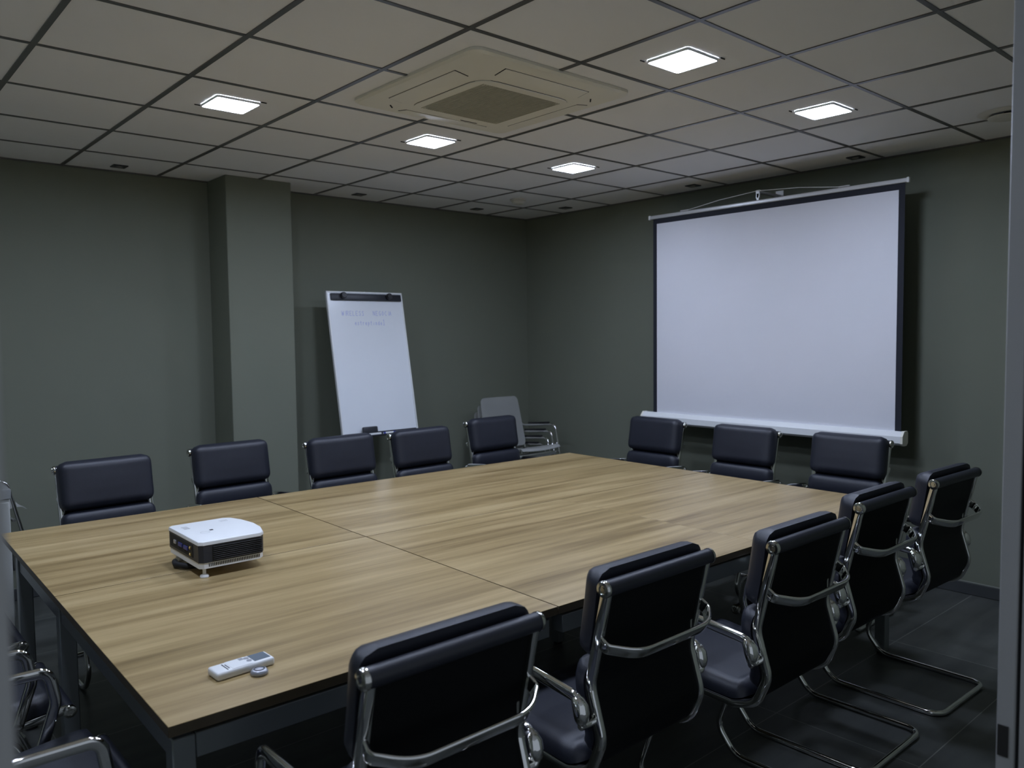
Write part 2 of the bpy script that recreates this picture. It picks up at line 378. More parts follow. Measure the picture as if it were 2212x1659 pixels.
# ------------------------------------------------------------------ conference table
TA = -0.024                        # the table stands slightly askew to the room
TX, TY = -0.715, -1.105            # its corner nearest the camera
tab = thing('conference_table', 'large wood-topped conference table with grey steel frame', 'table', (TX, TY, 0), TA)
ZT = 0.75; TH = 0.025
ux = [0.0, 1.148, 2.262, 3.42]; uy = [0.0, 1.165, 2.29]
GAP = 0.0024
def top(x0, x1, y0, y1):
    x0 += 0.0004 if x0 == ux[2] else GAP; x1 -= 0.0004 if x1 == ux[2] else GAP
    bm = B(); box(bm, ((x0+x1)/2, (y0+y1)/2, ZT-TH/2), (x1-x0, y1-y0-2*GAP, TH), 0.0008, 1)
    o = obj('tabletop', bm, [WOOD, EDGE], tab)
    for p in o.data.polygons:
        if abs(p.normal.z) < 0.5: p.material_index = 1
    return o
for a, b in ((0, 1), (1, 2), (2, 3)): top(ux[a], ux[b], uy[0], uy[1])
top(ux[0], ux[1], uy[1], uy[2]); top(ux[1], ux[3], uy[1], uy[2])
fx0, fx1, fy0, fy1 = 0.012, 3.42-0.04, 0.012, 2.29-0.30
LW = 0.05
zb = ZT-TH-0.012-0.028
def beam(c, s):
    bm = B(); box(bm, c, s, 0.002, 1); obj('frame_beam', bm, STEEL, tab)
for x0, x1 in ((0, 1), (1, 2), (2, 3)):
    X0 = fx0+LW if x0 == 0 else ux[x0]+LW/2+0.001; X1 = ux[x1]-LW/2-0.001 if x1 < 3 else fx1-LW
    beam(((X0+X1)/2, fy0+0.020, zb), (X1-X0-0.002, 0.038, 0.056))
    beam(((X0+X1)/2, uy[1]+0.026, zb), (X1-X0-0.002, 0.036, 0.056))
    beam(((X0+X1)/2, fy1-0.020, zb), (X1-X0-0.002, 0.038, 0.056))
for xa in (fx0+LW/2, ux[1], ux[2], fx1-LW/2):
    beam((xa, (fy0+LW+uy[1]+0.001)/2, zb), (0.038, uy[1]-fy0-LW-0.001-0.002, 0.056)); beam((xa, (uy[1]+0.052+fy1-LW)/2, zb), (0.038, fy1-LW-uy[1]-0.052-0.002, 0.056))
    for xa, ya in [(xa, q) for q in (fy0+LW/2, uy[1]+0.026, fy1-LW/2)]:
        if ya < 0.1 and xa in (ux[1], ux[2]): ya = 0.42
        if xa > 3 and 1 < ya < 1.5: xa -= 0.06
        bm = B(); box(bm, (xa, ya, (ZT-TH-0.012+0.012)/2), (LW, LW, ZT-TH-0.012-0.012), 0.003, 1)
        leg = obj('leg', bm, STEEL, tab)
        bm = B(); lathe(bm, [(0, 0), (0.022, 0), (0.022, 0.006), (0.010, 0.0115), (0, 0.0115)], 16, Matrix.Translation((xa, ya, 0.0))); obj('foot', bm, BLACKP, leg)
        bm = B(); box(bm, (xa, ya, ZT-TH-0.006), (0.036, 0.036, 0.0115)); obj('spacer', bm, BLACKP, leg)

# ------------------------------------------------------------------ black conference chairs
RAILX = 0.206
PROF = [(-0.208, 0.955), (-0.148, 0.690), (-0.188, 0.560), (-0.150, 0.470), (-0.075, 0.446), (0.10, 0.452), (0.285, 0.472)]     # (y, z) of the side rails
RP = fillet([(0, y, z) for y, z in PROF], [0, 0.09, 0.07, 0.06, 0.07, 0.2, 0], 7)
def arc_len_pts(pts, s0, s1, n):
    d = [0]
    for a, b in zip(pts, pts[1:]): d.append(d[-1]+(b-a).length)
    out = []
    for k in range(n+1):
        s = (s0+(s1-s0)*k/n)*d[-1]
        i = max(0, min(len(pts)-2, next((q for q in range(len(d)-1) if d[q+1] >= s), len(pts)-2)))
        f = (s-d[i])/max(1e-9, d[i+1]-d[i]); out.append(pts[i].lerp(pts[i+1], f))
    return out
def cushion(path, half, th, front, edge=0.030, base=0.016):
    """a soft pad laid along a (y,z) path: front is +1/-1, the side it swells to"""
    bm = B(); n = len(path); nx = 14; rowsF, rowsB = [], []
    L = [0]
    for a, b in zip(path, path[1:]): L.append(L[-1]+(b-a).length)
    tot = L[-1]; rc = 0.045
    for i, p in enumerate(path):
        t = (path[min(i+1, n-1)]-path[max(i-1, 0)]).normalized(); nrm = Vector((0, -t.z, t.y))*front
        s = L[i]; e = min(s, tot-s)
        inset = rc-math.sqrt(max(0, rc*rc-(rc-min(e, rc))**2))
        fe = math.sqrt(max(0.0, 1-(1-min(1, e/edge))**2))
        rF, rB = [], []
        for k in range(nx+1):
            u = -1+2*k/nx; u = math.sin(u*PI/2)
            x = u*(half-inset); ex = (half-inset)-abs(x)
            fx = math.sqrt(max(0.0, 1-(1-min(1, ex/edge))**2))
            puff = th*(0.30+0.62*min(fe, fx)+0.08*(1-(x/half)**2)*min(1, e/(0.4*tot)))
            q = p+nrm*base; q.x = x
            rB.append(bm.verts.new(q)); q2 = p+nrm*(base+puff); q2.x = x; rF.append(bm.verts.new(q2))
        rowsF.append(rF); rowsB.append(rB)
    for i in range(n-1):
        for k in range(nx):
            bm.faces.new((rowsF[i][k], rowsF[i][k+1], rowsF[i+1][k+1], rowsF[i+1][k])); bm.faces.new((rowsB[i][k], rowsB[i+1][k], rowsB[i+1][k+1], rowsB[i][k+1]))
        for k in (0, nx): bm.faces.new((rowsF[i][k], rowsF[i+1][k], rowsB[i+1][k], rowsB[i][k]))
    for i in (0, n-1):
        for k in range(nx): bm.faces.new((rowsF[i][k], rowsF[i][k+1], rowsB[i][k+1], rowsB[i][k]))
    return bm
def dense(path, ends=8):
    n = len(path); out = []
    a, b = path[0], path[1]
    return path

def make_chair(label, group):
    t = thing('conference_chair', label, 'chair', (0, 0, 0), 0, group)
    # side rails
    for s in (-1, 1):
        bm = B(); sweep(bm, [p+Vector((s*RAILX, 0, 0)) for p in RP], rrect(0.020, 0.026, 0.005, 2), up=(0, 1, 0.2)); obj('side_rail', bm, CHROME, t)
    # sling between the rails
    bm = B(); rows = []
    for p in RP:
        rows.append([bm.verts.new((x, p.y, p.z)) for x in (-RAILX+0.006, -0.07, 0.07, RAILX-0.006)])
    for A, D in zip(rows, rows[1:]):
        for k in range(3): bm.faces.new((A[k], A[k+1], D[k+1], D[k]))
    bmesh.ops.solidify(bm, geom=bm.faces[:], thickness=0.006); obj('sling', bm, SLING, t)
    # rolled top and front edges with chrome caps
    for nm, (y, z), r in (('top_roll', (-0.208, 0.955), 0.0205), ('front_roll', (0.290, 0.468), 0.0185)):
        bm = B(); sweep(bm, [(-0.217, y, z), (-0.12, y, z), (0.12, y, z), (0.217, y, z)], circ(r, 18)); roll = obj(nm, bm, LEATHER, t)
        for s in (-1, 1):
            bm = B(); lathe(bm, [(0, 0.007), (0.006, 0.007), (0.0065, 0.004), (0.011, 0.004), (0.0115, 0.008), (r*0.92, 0.007), (r*1.06, 0.003), (r*1.06, -0.004)], 20,
                            Matrix.Translation((s*0.218, y, z))@Matrix.Rotation(s*PI/2, 4, 'Y')); obj('end_cap', bm, CHROME_SOFT, roll)
    # pads: two on the back, one on the seat
    up = arc_len_pts([RP[0]+(RP[0]-RP[3]).normalized()*0.040]+RP, 0.0, 0.252, 24)
    for i, p in enumerate(up): p.y += 0.016*(1-i/24)**2
    half = 0.217
    obj('back_cushion', cushion(up, half, 0.064, 1, 0.038, 0.014), LEATHER, t, sharp=60)
    lo = arc_len_pts(RP, 0.224, 0.50, 22); obj('back_cushion', cushion(lo, half, 0.050, 1), LEATHER, t, sharp=60)
    st = arc_len_pts(RP, 0.56, 0.985, 24); obj('seat_cushion', cushion(st, half, 0.052, 1), LEATHER, t, sharp=60)
    # back bar
    zb_, yb = 0.800, -0.176
    pts = fillet([(-RAILX, yb, zb_+0.024), (-RAILX-0.004, yb-0.030, zb_+0.004), (-0.145, yb-0.082, zb_-0.012), (0.145, yb-0.082, zb_-0.012), (RAILX+0.004, yb-0.030, zb_+0.004), (RAILX, yb, zb_+0.024)], [0, 0.02, 0.11, 0.11, 0.02, 0], 8)
    bm = B(); sweep(bm, pts, rrect(0.011, 0.034, 0.005, 3), up=(0, 0, 1)); bar = obj('back_bar', bm, CHROME, t)
    for s in (-1, 1):
        bm = B(); box(bm, (s*(RAILX-0.012), -0.158, 0.775), (0.006, 0.016, 0.10), 0.003, 2, None)
        lathe(bm, [(0, 0.004), (0.005, 0.003), (0.006, 0)], 12, Matrix.Translation((s*(RAILX-0.015), -0.164, 0.805))@Matrix.Rotation(-s*PI/2, 4, 'Y'))
        obj('bracket', bm, CHROME_SOFT, bar)
    # armrests
    for s in (-1, 1):
        ax = s*0.250
        pts = fillet([(s*0.216, -0.158, 0.606), (ax, -0.158, 0.606), (ax, -0.158, 0.672), (ax, 0.02, 0.690), (ax, 0.176, 0.688), (ax, 0.190, 0.60), (ax, 0.150, 0.478), (s*0.214, 0.140, 0.462)], [0, 0.012, 0.035, 0.3, 0.032, 0.06, 0.02, 0], 6)
        bm = B(); sweep(bm, pts, rrect(0.030, 0.017, 0.0075, 3), up=(0, 0, 1)); arm = obj('armrest', bm, CHROME, t)
        bm = B(); pp = [(ax, -0.160, 0.612), (ax, -0.160, 0.620), (ax, -0.159, 0.636), (ax, -0.155, 0.652), (ax, -0.147, 0.664), (ax, -0.138, 0.670)]
        tube(bm, pp, 0.021, 14, scales=[0.55, 0.85, 1.0, 1.0, 0.85, 0.6]); obj('sleeve', bm, CHROME, arm)
        bm = B(); lathe(bm, [(0, 0.034), (0.007, 0.034), (0.010, 0.031), (0.011, 0.0), (0, 0)], 14, Matrix.Translation((s*0.222, -0.158, 0.603))@Matrix.Rotation(s*PI/2, 4, 'Y')); obj('arm_mount', bm, CHROME_SOFT, arm)
    # sled base: one closed tube
    sx, r = 0.230, 0.0115
    side = [(-0.255, r), (0.205, r), (0.282, 0.105), (0.235, 0.235), (0.145, 0.415)]
    L = [(-sx, y, z) for y, z in side][::-1]; Rr = [(sx, y, z) for y, z in side]
    pts = fillet(L+Rr, [0, 0.10, 0.075, 0.09, 0.055, 0.055, 0.09, 0.075, 0.10, 0], 8)
    pts = [Vector((-sx+0.012, 0.125, 0.432))]+pts+[Vector((sx-0.012, 0.125, 0.432))]
    bm = B(); tube(bm, pts, r, 12); base = obj('sled_base', bm, CHROME, t)
    bm = B(); tube(bm, [(-sx+0.010, 0.125, 0.432), (0, 0.125, 0.432), (sx-0.010, 0.125, 0.432)], 0.010, 10); obj('cross_tube', bm, CHROME_SOFT, base)
    for s in (-1, 1):
        for d in (0.0, 0.024):
            bm = B(); lathe(bm, [(0, 0.010), (0.007, 0.008), (0.010, 0.003), (0.010, 0)], 12, Matrix.Translation((s*(sx-0.03-d), 0.114, 0.428))@Matrix.Rotation(PI/2*1.25, 4, 'X')); obj('bolt_cap', bm, ALU, base)
    return t

NEARG = 'black chairs along the near side of the table'; FARG = 'black chairs along the pillar side of the table'
SCRG = 'black chairs in front of the projection screen'; LEFTG = 'black chairs at the projector end of the table'
near = [(-0.305, -1.385, 0.0, 'black padded chrome chair nearest the camera, seen from behind, cropped by the bottom edge'),
        (0.398, -1.338, 0.0, 'black padded chrome chair seen from behind, second from the camera on the near side'),
        (1.035, -1.418, 0.0, 'black padded chrome chair seen from behind, third from the camera on the near side'),
        (1.720, -1.350, 0.0, 'black padded chrome chair seen from behind, fourth from the camera, at the table corner'),
        (2.375, -1.358, -0.03, 'black padded chrome chair seen from behind beside bare wall, past the table end')]
far = [(-0.155, 1.290, PI+0.03, 'black padded chair facing us on the pillar side, leftmost of that row behind the projector'),
       (0.532, 1.420, PI+0.03, 'black padded chair facing us directly in front of the pillar'),
       (1.124, 1.228, PI+0.03, 'black padded chair facing us at the left foot of the flipchart'),
       (1.680, 1.195, PI+0.03, 'black padded chair facing us at the right foot of the flipchart'),
       (2.448, 1.400, PI+0.03, 'black padded chair facing us in front of the grey stacked chairs')]
scr = [(3.010, 0.665, PI/2, 'black padded chair under the left end of the projection screen'),
       (2.985, -0.055, PI/2, 'black padded chair under the middle of the projection screen'),
       (3.010, -0.715, PI/2, 'black padded chair under the right end of the projection screen')]
left = [(-0.98, -0.680, -PI/2, 'black chair in the bottom left corner with bright chrome armrest beside the door post'),
        (-1.00, 0.015, -PI/2, 'black chair at the left table end, middle of three, behind the door post'),
        (-1.00, 0.700, -PI/2, 'black chair at the left table end, farthest of three, mostly behind the door post')]
proto = None
for lst, g in ((near, NEARG), (far, FARG), (scr, SCRG), (left, LEFTG)):
    for x, y, rz, lab in lst:
        if proto is None:
            proto = make_chair(lab, g); proto.location = (x, y, 0); proto.rotation_euler = (0, 0, rz)
        else: dup(proto, (x, y, 0), rz, lab, g)

# ------------------------------------------------------------------ projection screen
SX = 3.62
t = thing('projection_screen', 'large white roll-up projection screen with black border on the right wall', 'projection screen', (SX, 0, 0))
y0, y1 = -0.780, 1.005; z0, z1 = 0.970, 2.408; bw = 0.036; bt = 0.045
bm = B(); box(bm, (0, (y0+y1)/2, (z0+z1)/2), (0.002, y1-y0, z1-z0)); obj('white_surface', bm, SCREEN, t)
bm = B(); box(bm, (0.0022, (y0+y1)/2, (z0+z1+bt)/2), (0.002, y1-y0+2*bw, z1+bt-z0)); obj('black_border', bm, SCRBLK, t)
bm = B(); sweep(bm, [(0.0, y0-0.048, z1+bt+0.006), (0, y1+0.060, z1+bt+0.006)], rrect(0.018, 0.026, 0.005, 3), up=(0, 0, 1)); tb = obj('top_bar', bm, ALU, t)
bm = B()
for y in (y0-0.054, y1+0.066): box(bm, (0, y, z1+bt+0.006), (0.024, 0.016, 0.032), 0.004, 2)
obj('bar_end_cap', bm, WHITEP, tb)
# housing at the bottom (a faceted aluminium case)
prof = [(-0.036, -0.028), (-0.036, 0.012), (-0.012, 0.040), (0.026, 0.040), (0.036, 0.028), (0.036, -0.028), (0.018, -0.042), (-0.018, -0.042)]
bm = B(); sweep(bm, [(-0.008, y0-0.052, 0.942), (-0.008, y1+0.112, 0.942)], [(a, b) for a, b in prof], up=(0, 0, 1)); case = obj('case', bm, WHITEP, t, sharp=20)
for y, s in ((y0-0.058, -1), (y1+0.118, 1)):
    bm = B(); sweep(bm, [(-0.008, y-0.007, 0.942), (-0.008, y+0.007, 0.942)], [(a*1.06, b*1.06) for a, b in prof], up=(0, 0, 1)); obj('case_end_cap', bm, CREAM, case, sharp=20)
bm = B(); yl = 0.955
a = [bm.verts.new(v) for v in ((-0.0325, yl, 0.9595), (-0.0325, yl-0.020, 0.9595), (-0.0266, yl-0.018, 0.9690))]; bm.faces.new(a)
box(bm, (-0.0317, yl-0.055, 0.9625), (0.0025, 0.058, 0.0035)); obj('maker_mark', bm, SLOT, case)
# hanger on the wall: bracket and cord
yc = (y0+y1)/2+0.04; zh = z1+bt+0.085
bm = B(); box(bm, (0.14, yc, zh-0.01), (0.285, 0.022, 0.016), 0.003, 1); box(bm, (0.004, yc, zh-0.025), (0.012, 0.030, 0.055), 0.003, 1); box(bm, (0.281, yc, zh-0.01), (0.004, 0.06, 0.075), 0.001, 1); box(bm, (0.004, yc, z1+bt+0.040), (0.012, 0.020, 0.050), 0.002, 1)
obj('wall_hook', bm, ALU, t)
for s in (-1, 1):
    bm = B(); tube(bm, [(-0.004, yc, zh-0.004), (-0.002, yc+s*0.30, zh-0.025), (0, yc+s*0.575, z1+bt+0.024)], 0.0022, 6); obj('hanging_cord', bm, WHITEP, t)
    bm = B(); box(bm, (0, yc+s*0.60, z1+bt+0.0245), (0.014, 0.07, 0.008), 0.002, 1); obj('cord_clip', bm, ALU, tb)

# ------------------------------------------------------------------ flipchart
FA = math.radians(10.5)
fl = thing('flipchart', 'white flipchart easel with faint blue writing, standing right of the pillar', 'flipchart', (1.985, 2.318, 0.0))
BWd, BH = 0.656, 1.085
MB_ = Matrix.Translation((0, 0, 0.852))@Matrix.Rotation(-FA, 4, 'X')      # board frame: x across, z up the board, -y to the viewer
def fb(bm): bmesh.ops.transform(bm, matrix=MB_, verts=bm.verts); return bm
bm = B(); box(bm, (0, 0.008, BH/2), (BWd, 0.016, BH), 0.003, 1); board = obj('board', fb(bm), WHITEBOARD, fl)
bm = B()
for s in (-1, 1): box(bm, (s*(BWd/2-0.002), 0.006, BH/2), (0.012, 0.022, BH+0.006), 0.002, 1)
box(bm, (0, 0.006, BH), (BWd+0.008, 0.022, 0.012), 0.002, 1)
obj('frame', fb(bm), WHITEP, fl)
bm = B(); box(bm, (0.006, -0.009, BH-0.038), (0.615, 0.014, 0.052), 0.004, 2); clamp = obj('clamp_bar', fb(bm), CHARCOAL, fl)
for x in (-0.205, 0.195):
    bm = B(); lathe(bm, [(0, 0.030), (0.020, 0.030), (0.024, 0.024), (0.024, 0.004), (0.012, 0.0), (0, 0)], 18, Matrix.Translation((x, -0.016, BH-0.030))@Matrix.Rotation(PI/2, 4, 'X')); obj('clamp_knob', fb(bm), BLACKP, clamp)
bm = B(); box(bm, (0, -0.030, -0.012), (BWd-0.03, 0.060, 0.006), 0.002, 1); box(bm, (0, -0.058, -0.009), (BWd-0.03, 0.005, 0.010), 0.002, 1); box(bm, (0, -0.003, 0.006), (BWd-0.03, 0.004, 0.030), 0.001, 1)
obj('pen_tray', fb(bm), CHARCOAL, fl)
for s in (-1, 1):
    bm = B(); tube(bm, [(s*0.285, 0.02, 0.84), (s*0.285, 0.0, 0.40), (s*0.30, -0.03, 0.008)], 0.012, 10); obj('leg', bm, STEEL, fl)
    bm = B(); tube(bm, [(s*0.26, 0.07, 1.15), (s*0.26, 0.20, 0.60), (s*0.26, 0.36, 0.008)], 0.011, 10); obj('leg', bm, STEEL, fl)
# handwriting as strokes
ST = {'W': [[(0, 1), (.25, 0), (.5, .8), (.75, 0), (1, 1)]], 'I': [[(.5, 1), (.5, 0)]], 'R': [[(0, 0), (0, 1), (.7, .95), (.75, .6), (0, .5)], [(.25, .5), (.8, 0)]],
      'E': [[(.8, 1), (0, 1), (0, 0), (.8, 0)], [(0, .5), (.6, .5)]], 'L': [[(0, 1), (0, 0), (.7, 0)]], 'S': [[(.8, .9), (.4, 1), (.1, .8), (.7, .4), (.6, .05), (0, .1)]],
      'N': [[(0, 0), (0, 1), (.8, 0), (.8, 1)]], 'G': [[(.8, .85), (.4, 1), (0, .5), (.4, 0), (.8, .15), (.8, .45), (.5, .45)]], 'O': [[(.4, 1), (0, .5), (.4, 0), (.8, .5), (.4, 1)]],
      'C': [[(.8, .9), (.4, 1), (0, .5), (.4, 0), (.8, .1)]], 'A': [[(0, 0), (.4, 1), (.8, 0)], [(.15, .4), (.65, .4)]],
      'e': [[(.05, .35), (.7, .38), (.4, .7), (.05, .35), (.35, 0), (.7, .1)]], 's': [[(.6, .6), (.3, .68), (.15, .5), (.6, .25), (.4, 0), (.05, .08)]], 't': [[(.35, 1), (.35, .1), (.6, 0)], [(.05, .68), (.7, .68)]],
      'r': [[(.15, .68), (.15, 0)], [(.15, .45), (.4, .68), (.65, .62)]], 'p': [[(.1, .68), (.1, -.4)], [(.1, .6), (.6, .6), (.65, .2), (.1, .05)]], 'i': [[(.4, .65), (.4, 0)]],
      'n': [[(.1, .68), (.1, 0)], [(.1, .5), (.4, .68), (.6, .5), (.6, 0)]], 'd': [[(.65, 1), (.65, 0)], [(.65, .55), (.2, .65), (.05, .3), (.3, 0), (.65, .15)]], 'o': [[(.35, .68), (.05, .35), (.35, 0), (.65, .35), (.35, .68)]],
      'a': [[(.65, .68), (.65, 0)], [(.65, .55), (.2, .65), (.05, .3), (.3, 0), (.65, .15)]], '1': [[(.1, 1.1), (.45, 1.4), (.45, 0)], [(.1, 0), (.8, 0)]]}
def write(text, x0, z0, cw, ch, sk):
    bm = B(); x = x0
    for c in text:
        if c == ' ': x += cw*0.95; continue
        for s in ST[c]:
            pts = [(x+(a+sk*b)*cw*0.72, -0.0004, z0+b*ch) for a, b in s]
            for p, q in zip(pts, pts[1:]):
                p, q = Vector(p), Vector(q); d = (q-p); 
                if d.length < 1e-6: continue
                d.normalize(); n = Vector((-d.z, 0, d.x))*0.0016
                vs = [bm.verts.new(v) for v in (p-n-d*0.0008, q-n+d*0.0008, q+n+d*0.0008, p+n-d*0.0008)]; bm.faces.new(vs)
        x += cw*(0.62 if c == 'I' else 1.0)
    return bm
obj('writing', fb(write('WIRELESS', -0.222, BH-0.178, 0.0262, 0.034, 0.08)), MARKERINK, board)
obj('writing', fb(write('NEGOCIA', 0.050, BH-0.176, 0.0262, 0.033, 0.06)), MARKERINK, board)
obj('writing', fb(write('estreptindo1', -0.118, BH-0.250, 0.0225, 0.030, 0.10)), MARKERINK, board)
# pens and eraser lying in the tray
def onboard(t):
    t.matrix_world = Matrix.Translation(fl.location)@MB_
def pen(label, x, body, capm):
    t = thing('marker_pen', label, 'marker pen', group='markers in the flipchart tray'); onboard(t)
    X = Matrix.Translation((x, -0.046, 0.0005))@Matrix.Rotation(PI/2, 4, 'Y')
    bm = B(); lathe(bm, [(0, -0.065), (0.008, -0.065), (0.0085, -0.05), (0.0085, 0.02), (0, 0.02)], 14, X); obj('barrel', bm, body, t)
    bm = B(); lathe(bm, [(0, 0.02), (0.0090, 0.0205), (0.0092, 0.060), (0.007, 0.066), (0, 0.066)], 14, X); obj('cap', bm, capm, t)
    bm = B(); lathe(bm, [(0.0087, -0.066), (0.0087, -0.050), (0, -0.050)], 14, X); obj('end_plug', bm, capm, t)
pen('white marker with blue cap in the flipchart tray', 0.052, WHITEP, BLUE)
pen('white marker with red cap in the flipchart tray', 0.205, WHITEP, RED)
t = thing('board_eraser', 'dark board eraser with pale strip in the flipchart tray, left of the markers', 'eraser'); onboard(t)
bm = B(); box(bm, (-0.118, -0.034, 0.026), (0.125, 0.030, 0.068), 0.010, 3); obj('grip', bm, CHARCOAL, t)
bm = B(); box(bm, (-0.088, -0.052, 0.002), (0.105, 0.006, 0.016), 0.002, 1); obj('label_strip', bm, WHITEP, t)

# ------------------------------------------------------------------ grey stacking chairs
def stack_chair(label, group):
    t = thing('stacking_chair', label, 'chair', group=group)
    # local: facing -y, seat at 0.44
    bm = B(); rows = []
    prof = [(0.20, 0.390), (0.10, 0.407), (-0.10, 0.444), (-0.19, 0.462), (-0.225, 0.460), (-0.240, 0.444)]
    for y, z in prof: rows.append([bm.verts.new((x, y, z+0.012*(abs(x)/0.21)**2)) for x in (-0.215, -0.12, 0, 0.12, 0.215)])
    for A, D in zip(rows, rows[1:]):
        for k in range(4): bm.faces.new((A[k], A[k+1], D[k+1], D[k]))
    bmesh.ops.solidify(bm, geom=bm.faces[:], thickness=0.010); obj('seat', bm, GREYP, t, sharp=35)
    bm = B(); rows = []
    for f in (0, .02, .05, .1, .3, .5, .7, .88, .94, .975, .992, 1.0):
        z = 0.43+0.43*f; y = 0.20+0.10*f; hw = 0.228-0.016*f; e = min(f, 1-f)*0.43; rc = 0.042
        if e < rc: hw -= rc-math.sqrt(rc*rc-(rc-e)**2)
        rows.append([bm.verts.new((hw*u, y+0.012*(1-abs(u)**2), z)) for u in (-1, -.6, -.2, .2, .6, 1)])
    for A, D in zip(rows, rows[1:]):
        for k in range(5): bm.faces.new((A[k], A[k+1], D[k+1], D[k]))
    bmesh.ops.solidify(bm, geom=bm.faces[:], thickness=0.010); obj('backrest', bm, GREYP, t, sharp=35)
    for s in (-1, 1):
        pts = fillet([(s*0.205, 0.285, 0.70), (s*0.236, 0.262, 0.60), (s*0.250, -0.14, 0.635), (s*0.250, -0.215, 0.30), (s*0.245, -0.24, 0.008)], [0, 0.05, 0.05, 0.05, 0], 6)
        bm = B(); tube(bm, pts, 0.0105, 10); leg = obj('front_leg', bm, CHROME, t)
        bm = B(); box(bm, (0, 0, 0), (0.034, 0.25, 0.014), 0.006, 2, Matrix.Translation((s*0.249, 0.06, 0.6325))@Matrix.Rotation(math.radians(-5), 4, 'X')); obj('arm_pad', bm, BLACKP, leg)
        bm = B(); tube(bm, fillet([(s*0.220, 0.28, 0.60), (s*0.238, 0.225, 0.40), (s*0.240, 0.27, 0.008)], 0.04), 0.0105, 10); obj('rear_leg', bm, CHROME, t)
    bm = B(); tube(bm, [(-0.238, 0.17, 0.405), (0.238, 0.17, 0.405)], 0.009, 8); tube(bm, [(-0.248, -0.17, 0.405), (0.248, -0.17, 0.405)], 0.009, 8); obj('cross_bar', bm, CHROME, t)
    return t
GRP = 'grey chairs stacked in the room corner'
labs = ['lowest grey chair of the stack in the room corner', 'grey chair second from the bottom of the corner stack', 'grey chair second from the top of the corner stack', 'grey plastic chair on top of the corner stack, broad backrest in view']
sx_, sy_, sr = 3.275, 2.30, 0.0
sc0 = stack_chair(labs[0], GRP); sc0.location = (sx_, sy_, 0); sc0.rotation_euler = (0, 0, sr)
for k in range(1, 4): dup(sc0, (sx_+0.0, sy_-0.045*k, 0.062*k), sr, labs[k])

LG = 'grey chairs stacked behind the cabinet'
for k in range(4):
    dup(sc0, (-0.735+0.045*k, 2.50, 0.062*k), PI/2, ['lowest grey chair of the stack behind the cabinet at the left edge', 'grey chair second from the bottom, stacked behind the left edge cabinet', 'grey chair second from the top, stacked behind the left edge cabinet', 'top grey chair behind the left edge cabinet, one curved chrome arm showing'][k], LG)
# ------------------------------------------------------------------ left background: low cabinet and another grey chair
t = thing('cabinet', 'light grey low cabinet with darker top at the left edge, behind the table corner', 'cabinet', (-0.925, 1.98, 0))
bm = B(); box(bm, (0, 0, 0.415), (0.80, 0.44, 0.77), 0.003, 1); obj('body', bm, CABINET, t)
bm = B(); box(bm, (0, -0.004, 0.8255), (0.81, 0.46, 0.05), 0.003, 1); obj('worktop', bm, CABTOP, t)
for s in (-1, 1):
    bm = B(); box(bm, (s*0.199, -0.229, 0.415), (0.392, 0.016, 0.74), 0.002, 1); d = obj('door', bm, CABINET, t)
    bm = B(); tube(bm, fillet([(s*0.03, -0.237, 0.60), (s*0.03, -0.262, 0.60), (s*0.03, -0.262, 0.70), (s*0.03, -0.237, 0.70)], 0.008, 4), 0.004, 8); obj('handle', bm, CHROME, d)
bm = B(); box(bm, (0, 0.01, 0.015), (0.76, 0.40, 0.029)); obj('plinth', bm, BLACKP, t)

# ------------------------------------------------------------------ projector
PXA = math.radians(-1.0)
t = thing('projector', 'white and black projector standing on the table', 'projector', (-0.150, 0.070, ZT), PXA)
hw, hd = 0.118, 0.165
out = [(-hw, -hd+0.012), (-hw+0.014, -hd), (hw-0.02, -hd), (hw, -hd+0.02), (hw+0.016, -0.08), (hw+0.022, 0), (hw+0.016, 0.09), (hw-0.004, hd-0.02), (hw-0.03, hd), (-hw+0.012, hd), (-hw, hd-0.012)]
bm = B(); prism(bm, out, 0.055, 0.116); body = obj('body', bm, PROJDARK, t)
bm = B(); prism(bm, [(x*1.012, y*1.01) for x, y in out], 0.1165, 0.130, bev=0.006); lid = obj('top_cover', bm, WHITEP, t)
bm = B(); box(bm, (-0.018, -0.005, 0.1303), (0.012, 0.012, 0.001)); obj('sensor_window', bm, SLOT, lid)
bm = B(); lathe(bm, [(0.016, 0.1304), (0.017, 0.1304)], 24, Matrix.Translation((-0.048, -0.028, 0))); lathe(bm, [(0.0155, 0.13035), (0.0175, 0.13035)], 24, Matrix.Translation((-0.048, -0.028, 0))); obj('button_ring', bm, ALU, lid)
bm = B()
for k in range(3): box(bm, (-0.080, 0.070+0.016*k, 0.1303), (0.020, 0.010, 0.0008))
for k in range(2): box(bm, (0.07, 0.118-0.014*k, 0.1303), (0.030, 0.004, 0.0008))
obj('printed_marks', bm, ALU, lid)
bm = B()
for k in range(8): box(bm, (0.016, -hd-0.0025, 0.061+0.0066*k), (0.176, 0.006, 0.0032), 0.001, 1)
obj('side_louvre', bm, BLACKP, body)
bm = B(); box(bm, (0.016, -hd-0.0002, 0.084), (0.180, 0.001, 0.056)); obj('vent_recess', bm, SLOT, body)
bm = B(); prism(bm, [(x*0.985, y*0.985) for x, y in out], 0.034, 0.0545); plate = obj('base_plate', bm, WHITEP, t)
bm = B()
for k in range(30): box(bm, (-0.085+0.0062*k, -hd*0.985-0.0004, 0.046), (0.0026, 0.0016, 0.011))
obj('base_vent', bm, SLOT, plate)
bm = B(); box(bm, (-hw-0.0008, 0.02, 0.087), (0.002, 0.24, 0.046), 0.0006, 1); pp_ = obj('port_panel', bm, SLOT, body)
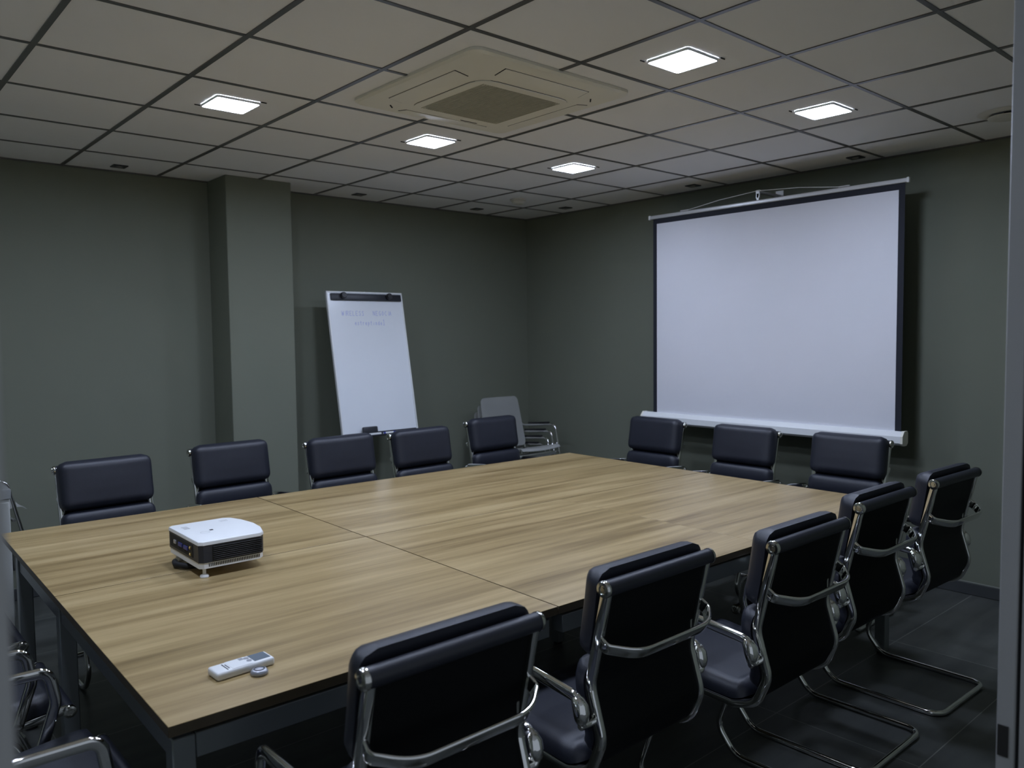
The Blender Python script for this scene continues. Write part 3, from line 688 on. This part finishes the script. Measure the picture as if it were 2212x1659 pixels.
for y, w_, m_, z in ((-0.035, 0.040, PORTBLUE, 0.088), (0.022, 0.040, PORTBLUE, 0.088), (0.08, 0.024, SILVER, 0.088)):
    bm = B(); box(bm, (-hw-0.003, y, z), (0.005, w_, 0.014), 0.001, 1); obj('video_port', bm, m_, pp_)
for z in (0.075, 0.098):
    bm = B(); lathe(bm, [(0, 0.007), (0.003, 0.007), (0.0035, 0.005), (0.006, 0.005), (0.006, 0)], 12, Matrix.Translation((-hw-0.001, -0.085, z))@Matrix.Rotation(-PI/2, 4, 'Y')); obj('round_socket', bm, BRASS, pp_)
for x, y in ((-hw+0.022, -hd+0.022), (-hw+0.022, hd-0.03), (hw-0.03, 0.0)):
    bm = B(); lathe(bm, [(0, 0), (0.014, 0), (0.0155, 0.004), (0.013, 0.010), (0.006, 0.013), (0.006, 0.034), (0, 0.034)], 16, Matrix.Translation((x, y, 0.0))); obj('foot', bm, WHITEP, t)
bm = B(); lathe(bm, [(0.0, 0.016), (0.024, 0.016), (0.026, 0.012), (0.028, -0.004)], 24, Matrix.Translation((hw+0.020, 0.05, 0.086))@Matrix.Rotation(PI/2, 4, 'Y')); obj('lens', bm, BLACKP, body)
# the black cord coming out under the projector
bm = B(); tube(bm, fillet([(-0.272, 0.155, ZT+0.014), (-0.285, 0.11, ZT+0.016), (-0.262, 0.06, ZT+0.014), (-0.20, 0.045, ZT+0.011), (-0.14, 0.05, ZT+0.011)], 0.03, 6), 0.0105, 10, scales=None)
tag(obj('power_cable', bm, RUBBER), 'thick black cable end lying on the table under the left side of the projector', 'cable')

# ------------------------------------------------------------------ remote control and small round clicker
t = thing('remote_control', 'slim white air conditioner remote control on the near table corner', 'remote control', (-0.474, -0.921, ZT), math.radians(2))
bm = B(); box(bm, (0, 0, 0.0105), (0.150, 0.060, 0.020), 0.006, 3); rb = obj('body', bm, WHITEP, t)
bm = B(); box(bm, (0.047, 0.002, 0.0207), (0.042, 0.044, 0.001), 0.0003, 1); obj('display', bm, LCD, t)
bm = B()
for x, y in ((0.017, 0.012), (0.017, -0.006)): lathe(bm, [(0, 0.0225), (0.006, 0.022), (0.007, 0.0205)], 14, Matrix.Translation((x, y, 0)))
obj('button', bm, SILVER, t)
bm = B(); box(bm, (0.005, 0.016, 0.0207), (0.012, 0.014, 0.001), 0.0003, 1); obj('power_button', bm, RED if False else SILVER, t)
bm = B(); box(bm, (-0.008, 0, 0.0206), (0.05, 0.052, 0.0008), 0.0003, 1); obj('slide_cover', bm, WHITEP, t)
bm = B()
for k in range(2): box(bm, (-0.044+0.006*k, -0.002, 0.0206), (0.0025, 0.040-0.012*k, 0.0008))
obj('printed_mark', bm, CHARCOAL, t)
t = thing('clicker', 'small round silver clicker lying against the white remote control', 'clicker', (-0.452, -0.975, ZT))
bm = B(); lathe(bm, [(0, 0.0), (0.019, 0.0), (0.0215, 0.004), (0.0215, 0.007), (0.018, 0.012), (0.0145, 0.0135), (0, 0.0135)], 28); obj('body', bm, SILVER, t)
bm = B(); lathe(bm, [(0.0135, 0.01345), (0.0135, 0.0142), (0.0105, 0.0142), (0.0105, 0.01345)], 28); obj('groove', bm, CHARCOAL, t)
bm = B(); lathe(bm, [(0, 0.0152), (0.008, 0.0148), (0.0102, 0.0136)], 24); obj('button', bm, SILVER, t)

# ------------------------------------------------------------------ cable hanging below the table's left end
bm = B(); tube(bm, fillet([(-0.58, -0.28, 0.690), (-0.585, -0.29, 0.60), (-0.58, -0.33, 0.50), (-0.57, -0.40, 0.49), (-0.565, -0.43, 0.60), (-0.565, -0.44, 0.690)], 0.05, 6), 0.006, 8)
tag(obj('cable_loop', bm, RUBBER), 'black cable looping down under the left end of the table', 'cable')
